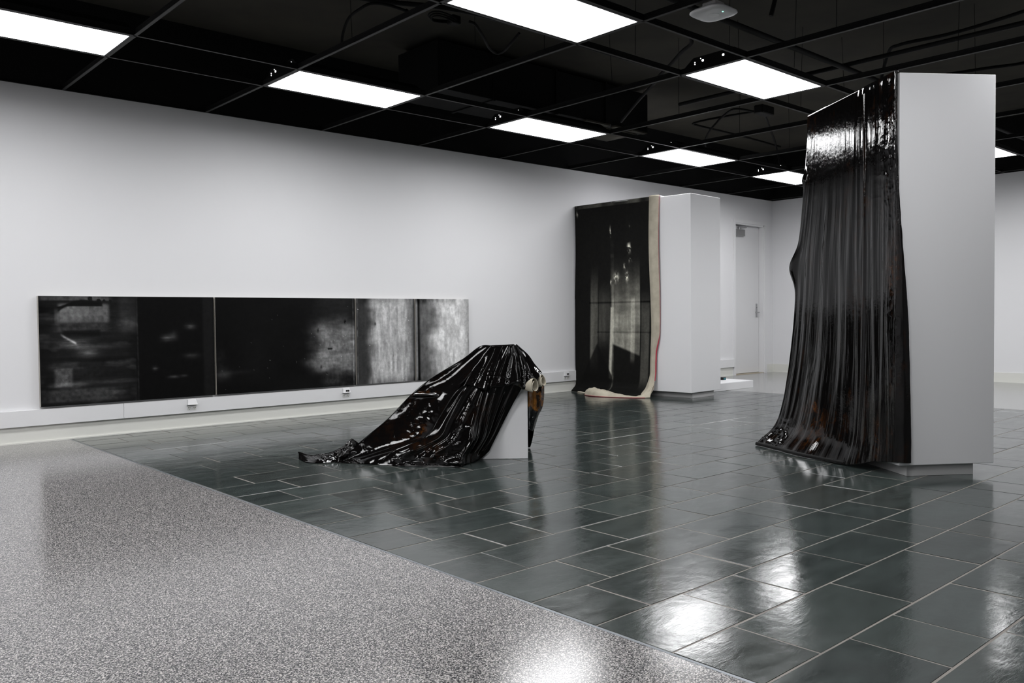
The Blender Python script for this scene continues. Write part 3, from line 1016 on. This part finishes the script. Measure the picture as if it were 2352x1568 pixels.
# crumpled bare hem lying on the floor
hm = [[(-.20, 1.62, .004), (-.25, 1.42, .004), (-.44, 1.28, .006), (-.50, 1.05, .006), (-.40, .70, .004), (-.30, .52, .004), (-.22, .44, .004)],
      [(-.18, 1.61, .016), (-.23, 1.42, .014), (-.42, 1.27, .070), (-.47, 1.06, .062), (-.36, .72, .020), (-.27, .54, .018), (-.19, .45, .06)],
      [(-.16, 1.60, .010), (-.20, 1.42, .010), (-.34, 1.25, .088), (-.36, 1.06, .078), (-.30, .74, .018), (-.22, .56, .03), (-.14, .46, .13)],
      [(-.13, 1.60, .004), (-.15, 1.42, .004), (-.25, 1.24, .010), (-.25, 1.06, .010), (-.22, .74, .004), (-.15, .58, .006), (-.07, .48, .17)]]
hs_ = grid_surface(hm, 24, 110)
hs_[:, :, 2] += .026 * (ridged(hs_[:, :, 1] * 8, hs_[:, :, 0] * 8, 3, 5) - .45) * sstep(.003, .03, hs_[:, :, 2])
hs_[:, :, 2] = np.maximum(hs_[:, :, 2], .003)
grid_mesh([hs_], 'crumpled_hem', M_CREAM, cv, None, thick=0.003)
MB().tube([tuple(p) for p in hs_[0, 30:100:4]], 0.0024, 6).build('red_hem_edge', M_RED, cv)

# ================================================================== BLACK DRAPE ON THE TALL COLUMN
dr = empty('black_drape', (BIG[0], BIG[1], 0), BA)
tag(dr, 'tall wet-looking black drape hanging down the nearest white column onto the floor', 'drape')
# local frame: y = 0 near corner .. 1.22 far corner; -x is out from the face; +x runs round the corner
NU, NV = 560, 400
t_ = np.linspace(0, 1, NU)[:, None]
s_ = np.linspace(0, 1, NV)[None, :]
SC = 0.90                                          # share of the cloth on the draped face, the rest wraps the corner


def prof(x, pts):
    xs_ = np.array([q[0] for q in pts]); ys_ = np.array([q[1] for q in pts])
    from_x = np.linspace(xs_[0], xs_[-1], 200)
    lin_ = np.interp(from_x, xs_, ys_)
    k = np.ones(15) / 15
    sm = np.convolve(np.pad(lin_, 7, 'edge'), k, 'valid')
    return np.interp(x, from_x, sm)


f = np.clip(s_ / SC, 0, 1)                          # 0 far edge .. 1 at the corner
ytop = 1.178 * (1 - f)
ybot = prof(f, [(0, 1.30), (.08, 1.16), (.3, .80), (.6, .40), (.85, .12), (1, 0.0)])
nbot = prof(f, [(0, .39), (.08, .35), (.3, .28), (.55, .15), (.8, .05), (1, .0)])
g = prof(t_, [(0, 0), (.145, .03), (.22, .07), (.30, .10), (.38, .15), (.435, .18), (.555, .205), (.645, .23), (.74, .28), (.865, .40), (.94, .53), (.975, .70), (1, 1.0)])
y = ytop + (ybot - ytop) * t_ ** 1.4
nrm = .012 + nbot * g
# hem height: on the floor along most of its length, lifting towards the corner
zb = prof(f, [(0, .004), (.58, .004), (.70, .03), (.80, .068), (.9, .078), (1, .09)]) + 0 * t_
z = 2.455 + (zb - 2.455) * t_
# wrap round the corner
w = np.clip((s_ - SC) / (1 - SC), 0, 1)
wid = prof(t_, [(0, -.03), (.155, -.028), (.285, -.018), (.395, -.002), (.53, .024), (.615, .04), (.76, .05), (.885, .058), (1, .062)])
wid = wid + .006 * (fbm(t_ * 18, 0, 3, 44) - .5)
x = -nrm + 0 * s_
yy = y + 0
x = np.where(w > 0, -nrm + (nrm + wid) * sstep(0, 1, w), x)
yy = np.where(w > 0, y - (.012 + .03 * t_) * sstep(0, .6, w), yy)
x = np.where(w > 0, np.minimum(x, wid), x)
# pleats: long, narrow, fanning out to the lower left
fan = s_ + .05 * (t_ - .3) * (1 - s_)
grow = .25 + .55 * sstep(.0, .6, t_)
pl = np.zeros((NU, NV))
for c_, wd, a_ in ((.035, .010, .010), (.075, .012, .014), (.115, .010, .010), (.20, .02, .008), (.27, .016, .010), (.34, .018, .012), (.42, .016, .010),
                   (.50, .018, .016), (.565, .012, .014), (.61, .010, .018), (.655, .012, .012), (.71, .02, .018), (.78, .014, .014), (.84, .012, .014)):
    cc = c_ + .012 * np.sin(t_ * 5 + c_ * 40)
    md = .35 + .9 * vn(t_ * 3.2, c_ * 60, 77)
    pl = pl + .58 * a_ * md * np.exp(-((fan - cc) / wd) ** 2) * (grow if not (.54 < c_ < .63) else (1.0 - .3 * t_))
fine = .0022 * (fbm(fan * 62 + 1.6 * fbm(fan * 8, t_ * 4, 2, 3), t_ * 2.2, 3, 12) - .5) + .016 * (fbm(fan * 12 + 1.2 * fbm(fan * 5, t_ * 3, 2, 4), t_ * 1.6, 3, 19) - .5)
fine2 = .0016 * (fbm(fan * 170, t_ * 9, 3, 13) - .5)
crk = .0042 * (ridged(s_ * 40, t_ * 17, 3, 14) - .45) * sstep(.76, .86, s_) * (.5 + .5 * band(t_, .05, .7, .1))
crk = crk + .0030 * (ridged(s_ * 20, t_ * 22, 3, 15) - .45) * band(t_, .02, .42, .08) * (.10 + .90 * sstep(.6, .9, s_))
foot = .020 * (ridged(s_ * 15, t_ * 30, 3, 16) - .4) * sstep(.90, .96, t_) * (1 - sstep(.05, .22, s_))
calm = 1 - .88 * band(s_, .12, .50, .05) * band(t_, .03, .27, .05)
fine = fine * calm
fine2 = fine2 * (.4 + .6 * calm)
pl = pl * (.35 + .65 * calm)
disp = (pl * 1.0 + fine * (.3 + .9 * sstep(.1, .5, t_)) + fine2 + crk + foot) * sstep(0, .02, t_)
edgefade = 1 - .6 * w
x = x - disp * edgefade
# side bulges at the far edge
yy = yy + .05 * np.exp(-((t_ - .455) / .05) ** 2) * (1 - sstep(0, .09, s_))
x = x - .035 * np.exp(-((t_ - .45) / .045) ** 2) * (1 - sstep(0, .06, s_))
x = x - .02 * np.exp(-((t_ - .19) / .02) ** 2) * (1 - sstep(0, .03, s_))
# hem rolls under itself; puddle at the far foot
yy = yy + .05 * sstep(.93, 1, t_) * (1 - sstep(0, .12, s_))
z = np.maximum(z, .004)
P = np.stack([x, yy + 0 * s_, z + 0 * s_], 2)
amb = .55 * blob(s_, t_, .24, .865, .05, .03) * (fbm(s_ * 60, t_ * 40, 3, 8) > .5) + .30 * blob(s_, t_, .27, .92, .10, .05) + .10 * (fbm(s_ * 22, t_ * 9, 4, 9) > .66)
amb = amb + .12 * blob(s_, t_, .62, .25, .012, .14) + .4 * blob(s_, t_, .88, .5, .05, .06) + .5 * blob(s_, t_, .74, .95, .02, .05)
# roll the top over the column's edge
over = np.stack([np.stack([np.full(NV, q[0]), yy[0] + 0, np.full(NV, q[1])], 1) for q in ((.10, 2.444), (.05, 2.449), (.012, 2.455))])
k0 = int(SC * NV)
over[:, :, 0] = x[0] + (over[:, :, 0] - x[0]) * (1 - sstep(.74, .86, s_[0]))[None]
over[:, k0:, 0] = np.minimum(over[:, k0:, 0], x[0, k0:] + .004)
over[:, k0:, 2] = 2.45
P = np.concatenate([over[:2], P], 0)
amb = np.concatenate([np.zeros((2, NV)), amb], 0)
grid_mesh([P], 'drape_cloth', M_TAR2, dr, [np.clip(amb, 0, 1)], thick=0.004, attr_name='Amber')
# underside hem: a thick dark roll along the floor
hemp = [tuple(P[-1, q] + np.array([.012, 0, .012])) for q in range(0, int(.54 * NV), 8)]
MB().tube(hemp, 0.015, 8).build('rolled_hem', M_PIPE, dr)
MB().tube([tuple(q) for q in P[4:-6:6, 0]], 0.0035, 6).build('raw_edge', M_EDGE, dr)

# ================================================================== LOW PLINTH WITH BLACK DRAPE
# control nets in the plinth frame: across, away, up
FLAP = [[[-0.25, 0.04, 0.795], [-0.299, 0.0, 0.738], [-0.338, -0.051, 0.683], [-0.381, -0.109, 0.631], [-0.423, -0.17, 0.546]], [[-0.225, 0.036, 0.796], [-0.258, 0.004, 0.721], [-0.299, -0.039, 0.65], [-0.338, -0.087, 0.588], [-0.369, -0.139, 0.532]], [[-0.192, 0.032, 0.797], [-0.225, -0.006, 0.721], [-0.258, -0.054, 0.65], [-0.281, -0.106, 0.581], [-0.296, -0.162, 0.514]], [[-0.151, 0.028, 0.798], [-0.18, 0.002, 0.72], [-0.209, -0.032, 0.648], [-0.234, -0.071, 0.582], [-0.258, -0.113, 0.519]], [[-0.118, 0.024, 0.8], [-0.135, -0.006, 0.728], [-0.16, -0.043, 0.657], [-0.185, -0.085, 0.591], [-0.209, -0.129, 0.53]], [[-0.102, 0.02, 0.801], [-0.107, 0.001, 0.727], [-0.12, -0.025, 0.663], [-0.132, -0.055, 0.6], [-0.145, -0.087, 0.534]], [[-0.094, 0.016, 0.801], [-0.082, -0.009, 0.728], [-0.075, -0.04, 0.664], [-0.07, -0.074, 0.605], [-0.066, -0.11, 0.553]], [[-0.081, 0.012, 0.8], [-0.058, -0.003, 0.727], [-0.042, -0.022, 0.654], [-0.031, -0.044, 0.574], [-0.028, -0.068, 0.505]], [[-0.073, 0.008, 0.8], [-0.033, -0.007, 0.735], [-0.001, -0.027, 0.67], [0.018, -0.048, 0.615], [0.025, -0.071, 0.561]], [[-0.072, 0.004, 0.799], [-0.013, -0.005, 0.732], [0.027, -0.018, 0.661], [0.055, -0.032, 0.613], [0.074, -0.048, 0.573]], [[-0.071, 0.0, 0.799], [0.004, 0.004, 0.73], [0.044, 0.009, 0.672], [0.077, 0.014, 0.63], [0.104, 0.02, 0.601]]]
SLOPE = [[[-0.333, 0.05, 0.789], [-0.308, 0.047, 0.793], [-0.283, 0.045, 0.795], [-0.262, 0.043, 0.795], [-0.25, 0.04, 0.795]], [[-0.456, 0.03, 0.701], [-0.423, 0.024, 0.688], [-0.39, 0.012, 0.682], [-0.361, -0.006, 0.681], [-0.339, -0.03, 0.682]], [[-0.67, 0.01, 0.573], [-0.604, 0.003, 0.56], [-0.537, -0.015, 0.553], [-0.478, -0.047, 0.559], [-0.427, -0.09, 0.573]], [[-0.814, -0.0, 0.46], [-0.743, -0.015, 0.461], [-0.667, -0.04, 0.46], [-0.582, -0.08, 0.465], [-0.498, -0.13, 0.481]], [[-0.984, 0.0, 0.289], [-0.899, -0.025, 0.287], [-0.797, -0.06, 0.291], [-0.694, -0.11, 0.304], [-0.601, -0.17, 0.326]], [[-1.117, 0.0, 0.18], [-1.03, -0.032, 0.167], [-0.918, -0.075, 0.164], [-0.79, -0.132, 0.175], [-0.679, -0.2, 0.203]], [[-1.225, 0.0, 0.09], [-1.146, -0.032, 0.082], [-1.049, -0.075, 0.084], [-0.927, -0.132, 0.108], [-0.807, -0.2, 0.141]], [[-1.374, -0.057, 0.006], [-1.305, -0.02, -0.003], [-1.213, -0.07, 0.007], [-1.081, -0.13, 0.044], [-0.936, -0.19, 0.085]], [[-1.37, -0.076, 0.006], [-1.26, -0.12, 0.006], [-1.176, -0.144, 0.006], [-1.091, -0.172, 0.006], [-1.016, -0.191, 0.006]]]
HEM = [[-0.424, -0.15, 0.544], [-0.4, -0.14, 0.541], [-0.361, -0.13, 0.532], [-0.33, -0.12, 0.52], [-0.298, -0.11, 0.509], [-0.254, -0.1, 0.516], [-0.21, -0.09, 0.525], [-0.161, -0.08, 0.531], [-0.113, -0.07, 0.536], [-0.068, -0.06, 0.519], [-0.04, -0.05, 0.501]]
FOOT = [[-1.016, -0.191, 0.006], [-0.882, -0.244, 0.006], [-0.738, -0.266, 0.006], [-0.603, -0.283, 0.006], [-0.461, -0.3, 0.006], [-0.441, -0.248, 0.006], [-0.405, -0.182, 0.006], [-0.375, -0.128, 0.006], [-0.339, -0.034, 0.006], [-0.306, -0.03, 0.03], [-0.273, -0.03, 0.06]]
RIDGE = [[-0.424, -0.15, 0.544], [-0.496, -0.155, 0.483], [-0.6, -0.18, 0.327], [-0.678, -0.205, 0.204], [-0.806, -0.205, 0.142], [-0.935, -0.195, 0.086], [-1.016, -0.191, 0.006]]
EDGE = [[-0.04, -0.05, 0.501], [-0.102, -0.035, 0.391], [-0.156, -0.03, 0.288], [-0.206, -0.03, 0.191], [-0.244, -0.03, 0.117], [-0.26, -0.03, 0.085], [-0.273, -0.03, 0.06]]
TAIL = [[[-1.634, 0.076, 0.006], [-1.558, -0.055, 0.006], [-1.481, -0.107, 0.006], [-1.401, -0.103, 0.006], [-1.327, -0.069, 0.006], [-1.275, 0.038, 0.006]], [[-1.646, 0.126, 0.02], [-1.553, -0.005, 0.02], [-1.476, -0.057, 0.024], [-1.395, -0.053, 0.031], [-1.321, -0.019, 0.045], [-1.246, 0.088, 0.064]], [[-1.663, 0.186, 0.032], [-1.551, 0.055, 0.034], [-1.473, 0.003, 0.041], [-1.383, 0.007, 0.058], [-1.311, 0.041, 0.093], [-1.273, 0.148, 0.135]], [[-1.682, 0.276, -0.008], [-1.565, 0.145, -0.0], [-1.477, 0.093, 0.007], [-1.386, 0.097, 0.014], [-1.301, 0.131, 0.037], [-1.223, 0.238, 0.079]]]
DROP = [[[0.007, 0.08, 0.461], [0.046, 0.13, 0.477], [0.088, 0.14, 0.492], [0.124, 0.19, 0.522]], [[0.006, 0.08, 0.398], [0.045, 0.13, 0.393], [0.087, 0.14, 0.392], [0.121, 0.19, 0.42]], [[0.006, 0.08, 0.315], [0.035, 0.13, 0.309], [0.069, 0.14, 0.308], [0.109, 0.19, 0.344]], [[0.007, 0.08, 0.248], [0.026, 0.13, 0.238], [0.048, 0.14, 0.241], [0.079, 0.19, 0.281]], [[0.007, 0.08, 0.202], [0.019, 0.13, 0.187], [0.033, 0.14, 0.177], [0.051, 0.19, 0.192]]]
PC = Vector((4.039, -3.506, 0))
PRZ = -YAW
ped = empty('low_plinth', PC, PRZ)
tag(ped, 'small white box plinth on the slate, mostly buried under a black sheet', 'plinth')
MB().box(-0.40, 0.0, 0.0, 0.36, 0.0, 0.655, 0.002).build('plinth_body', M_BOX, ped)
MB().box(-0.396, -0.004, 0.004, 0.356, 0.655, 0.662).build('plinth_top', M_BOX, ped)

lo = empty('black_sheet', PC, PRZ)
tag(lo, 'wet-looking black sheet tented over the low plinth and trailing left on the floor', 'sheet')
A = grid_surface(np.array(FLAP).transpose(1, 0, 2), 90, 200)
Bp = grid_surface(SLOPE, 240, 120)
Cc = coons(HEM, FOOT, RIDGE, EDGE, 200, 200)
Dd = grid_surface(TAIL, 60, 150)
# creases of the hanging part
uu, vv2 = np.meshgrid(np.linspace(0, 1, 200), np.linspace(0, 1, 200), indexing='ij')
fold = np.zeros((200, 200))
for c_, wd, a_ in ((.10, .03, .012), (.27, .03, .016), (.42, .022, .024), (.53, .025, .014), (.62, .022, .018), (.72, .03, .016), (.83, .03, .014)):
    fold += a_ * np.exp(-((vv2 - c_ - .03 * np.sin(3 * uu + 9 * c_)) / wd) ** 2)
fold *= np.sin(np.pi * np.clip(uu * .92 + .06, 0, 1)) ** .6
Cc[:, :, 1] -= fold
Cc[:, :, 1] -= .05 * blob(uu, vv2, .93, .40, .05, .05) + .03 * blob(uu, vv2, .55, .30, .3, .08)
# broken wrinkles low down and along the ridge
def crumple(Pg, amp, sc, seed, mask):
    nx = ridged(Pg[:, :, 0] * sc + Pg[:, :, 1] * sc * .7, Pg[:, :, 2] * sc * 1.2, 3, seed) - .45
    Pg[:, :, 1] -= amp * nx * mask
    Pg[:, :, 2] += .5 * amp * nx * mask


um, vm = np.meshgrid(np.linspace(0, 1, 240), np.linspace(0, 1, 120), indexing='ij')
crumple(Bp, .012, 11, 21, np.sin(np.pi * vm) * band(um, .42, .62, .07) * sstep(.58, .85, vm))
crumple(Bp, .0012, 20, 22, np.sin(np.pi * vm) * sstep(.1, .3, um) * (1 - sstep(.9, 1, um)))
Bp[:, :, 1] += -.02 * np.exp(-((um - .375) / .010) ** 2) * band(vm, .02, .6, .1)
crumple(Cc, .010, 7, 23, sstep(.6, .85, uu) * (1 - sstep(.96, 1, uu)) * (1 - sstep(.45, .6, vv2)) * sstep(.02, .1, vv2))
crumple(Cc, .008, 9, 24, band(vv2, .22, .34, .05) * np.sin(np.pi * uu))
ua, va = np.meshgrid(np.linspace(0, 1, 90), np.linspace(0, 1, 200), indexing='ij')
crumple(A, .003, 18, 25, sstep(.3, .8, ua) * (1 - sstep(.95, 1, ua)))
fa = np.zeros_like(ua)
for c_, wd, a_ in ((.12, .02, .010), (.25, .015, .010), (.38, .018, .012), (.50, .012, .012), (.66, .010, .014), (.80, .02, .010)):
    fa += a_ * np.exp(-((va - c_) / wd) ** 2)
fa = sum(a_ * np.exp(-np.abs(va - c_) / wd) for c_, wd, a_ in ((.12, .016, .010), (.25, .012, .012), (.38, .014, .014), (.50, .010, .010), (.60, .008, .016), (.66, .010, .012), (.80, .016, .010)))
A[:, :, 1] -= fa * np.sin(np.pi * np.clip(ua * .9 + .05, 0, 1))
# lip of the flap turned under
lip = [A[-1]]
for dz, dd in ((-.010, .002), (-.014, .014), (-.006, .03)):
    q = A[-1].copy(); q[:, 2] += dz; q[:, 1] += dd
    lip.append(q)
Lp = np.stack(lip)
ud, vd = np.meshgrid(np.linspace(0, 1, 60), np.linspace(0, 1, 150), indexing='ij')
crumple(Dd, .020, 16, 26, np.sin(np.pi * ud) * sstep(.05, .2, vd))
for q in (Bp, Cc, Dd):
    q[:, :, 2] = np.maximum(q[:, :, 2], .004)
# the far side falls behind the plinth
ridge_pts = np.array([r[0] for r in SLOPE[:7]])[::-1].tolist() + [c[0] for c in FLAP] + FLAP[-1][1:]
ridge_pts = spline(ridge_pts, 160)
bk = []
for k_ in np.linspace(0, 1, 50):
    q = ridge_pts.copy()
    q[:, 1] += (.10 * math.sin(k_ * math.pi / 2) + .42 * k_ * np.clip(ridge_pts[:, 2], .05, .8) / .8)
    q[:, 2] = ridge_pts[:, 2] * (1 - k_) ** .9 + .004
    bk.append(q)
Ek = np.stack(bk)
# on the right the far side only hangs as far as the plinth's flank, then turns in
rgt = sstep(.02, .10, Ek[:, :, 0])
Ek[:, :, 2] = np.maximum(Ek[:, :, 2], rgt * (ridge_pts[None, :, 2] - .30))
ue, ve = np.meshgrid(np.linspace(0, 1, 50), np.linspace(0, 1, 160), indexing='ij')
Ek[:, :, 1] += .03 * (fbm(ve * 26, ue * 3, 3, 28) - .5) * ue


def amber_of(Pg, seed, k=1.0):
    return np.clip(k * (fbm(Pg[:, :, 0] * 6 + 3, Pg[:, :, 2] * 6, 4, seed) - .52) * 6, 0, .6)


amA, amC, amD = amber_of(A, 31, .0), amber_of(Cc, 32, .06), amber_of(Dd, 33, .0)
amB = amber_of(Bp, 34, .04) + .6 * blob(um, vm, .58, .78, .04, .10) + .5 * blob(um, vm, .36, .3, .015, .2)
# rounded folded ridges
def roll(pts, r, n=60, k=10):
    Q = spline(pts, n)
    th = np.linspace(0, 2 * np.pi, k)
    return np.stack([Q + np.array([r * math.cos(a), r * math.sin(a) * .9, r * math.sin(a + .6)])[None] for a in th], 1)


ROLLS = [roll(Bp[::12, 0], .0045), roll(np.vstack([A[::15, 0], Cc[4::14, 0]]), .005, 90), roll(A[::9, int(.60 * 199)], .005), roll(A[::9, 199], .004),
         roll(A[4::9, int(.38 * 199)], .003), roll(A[4::9, int(.25 * 199)], .003), roll(A[4::9, int(.80 * 199)], .003), roll(A[0, ::20], .005),
         roll(Cc[-1, :100:9], .006), roll(Dd[-20, ::12], .005)]
parts_ = [A, Bp, Cc, Dd, Lp, Ek] + ROLLS
grid_mesh(parts_, 'sheet_cloth', M_TAR, lo, [amA, np.clip(amB, 0, 1), amC, amD] + [np.zeros(q.shape[:2]) for q in parts_[4:]], attr_name='Amber')
# pale underside rolled out at the right
def cone_roll(a, b, ra, rb, n=44, rows=16, squash=.72):
    a, b = np.array(a), np.array(b)
    ax = (b - a) / np.linalg.norm(b - a)
    e1 = np.cross(ax, [0, 0, 1.0]); e1 /= np.linalg.norm(e1)
    e2 = np.cross(e1, ax)
    out = []
    for q in np.linspace(0, 1, rows):
        r_ = ra + (rb - ra) * q
        c = a + (b - a) * q
        th = np.linspace(-.9, 2 * math.pi + 1.3, n)
        sp = r_ * (1.08 - .34 * (th + .9) / (2 * math.pi)) * (1 + .07 * np.sin(2.6 * th + 5 * q))
        out.append(c[None] + np.outer(np.cos(th) * sp * squash, e1) + np.outer(np.sin(th) * sp, e2))
    return np.stack(out)


grid_mesh([cone_roll((-.06, .02, .512), (.052, -.085, .522), .018, .050)], 'canvas_roll', M_CREAM, lo, thick=.003)
grid_mesh([cone_roll((.0, .07, .520), (.112, -.015, .548), .020, .043)], 'canvas_roll', M_CREAM, lo, thick=.003)
Fd = grid_surface(DROP, 90, 40)
uf, vf = np.meshgrid(np.linspace(0, 1, 90), np.linspace(0, 1, 40), indexing='ij')
Fd[:, :, 1] += .010 * (fbm(uf * 6, vf * 4, 3, 41) - .5)
M_DROP = mat('amber_cloth', lin(20), 0.14)
_at = nd(M_DROP, 'ShaderNodeAttribute', attribute_name='Col')
lk(M_DROP, _at.outputs['Color'], bsdf(M_DROP).inputs['Base Color'])
edge_ = .40 + .22 * vf + .15 * (fbm(vf * 5, uf * 3, 3, 42) - .5)
k1 = (1 - sstep(edge_ - .05 - .2 * (vf < .3) * 0, edge_, uf / .95))
am = np.stack([to_lin(np.where(vf < .42 + .35 * uf, 142, 44)), to_lin(np.where(vf < .42 + .35 * uf, 92, 28)), to_lin(np.where(vf < .42 + .35 * uf, 34, 14))], 2)
spk = (fbm(uf * 18, vf * 10, 3, 43) > .56)[:, :, None]
am = np.where(spk & (vf > .35)[:, :, None], am * 1.0 + np.array([.16, .06, .008]), am)
colF = am * k1[:, :, None] + (1 - k1[:, :, None]) * np.array(lin(16, 20, 21)[:3])
grid_mesh([Fd], 'hanging_corner', M_DROP, lo, [colF], thick=.003)

# ================================================================== LOW WHITE PLATFORM BEHIND THE FAR COLUMN
pf = empty('low_platform', (10.15, -1.48, 0))
tag(pf, 'low flat white platform on the floor behind the far white column', 'platform')
MB().box(-1.15, 0.0, 0.0, 0.50, 0.0, 0.098, 0.002).build('platform_body', M_BOX, pf)
MB().box(-1.148, -0.002, 0.002, 0.498, 0.098, 0.1003).build('platform_top', M_BOX, pf)
dv = empty('small_device', (9.935, -1.13, 0.1004))
tag(dv, 'tiny dark box with a teal face lying on the low white platform', 'device')
MB().box(-.035, .035, -.04, .04, 0, .035, .003).build('device_case', M_SLOT, dv)
MB().box(-.025, .025, -.0415, -.040, .006, .028).build('device_face', M_TEAL, dv)

bpy.context.view_layer.update()
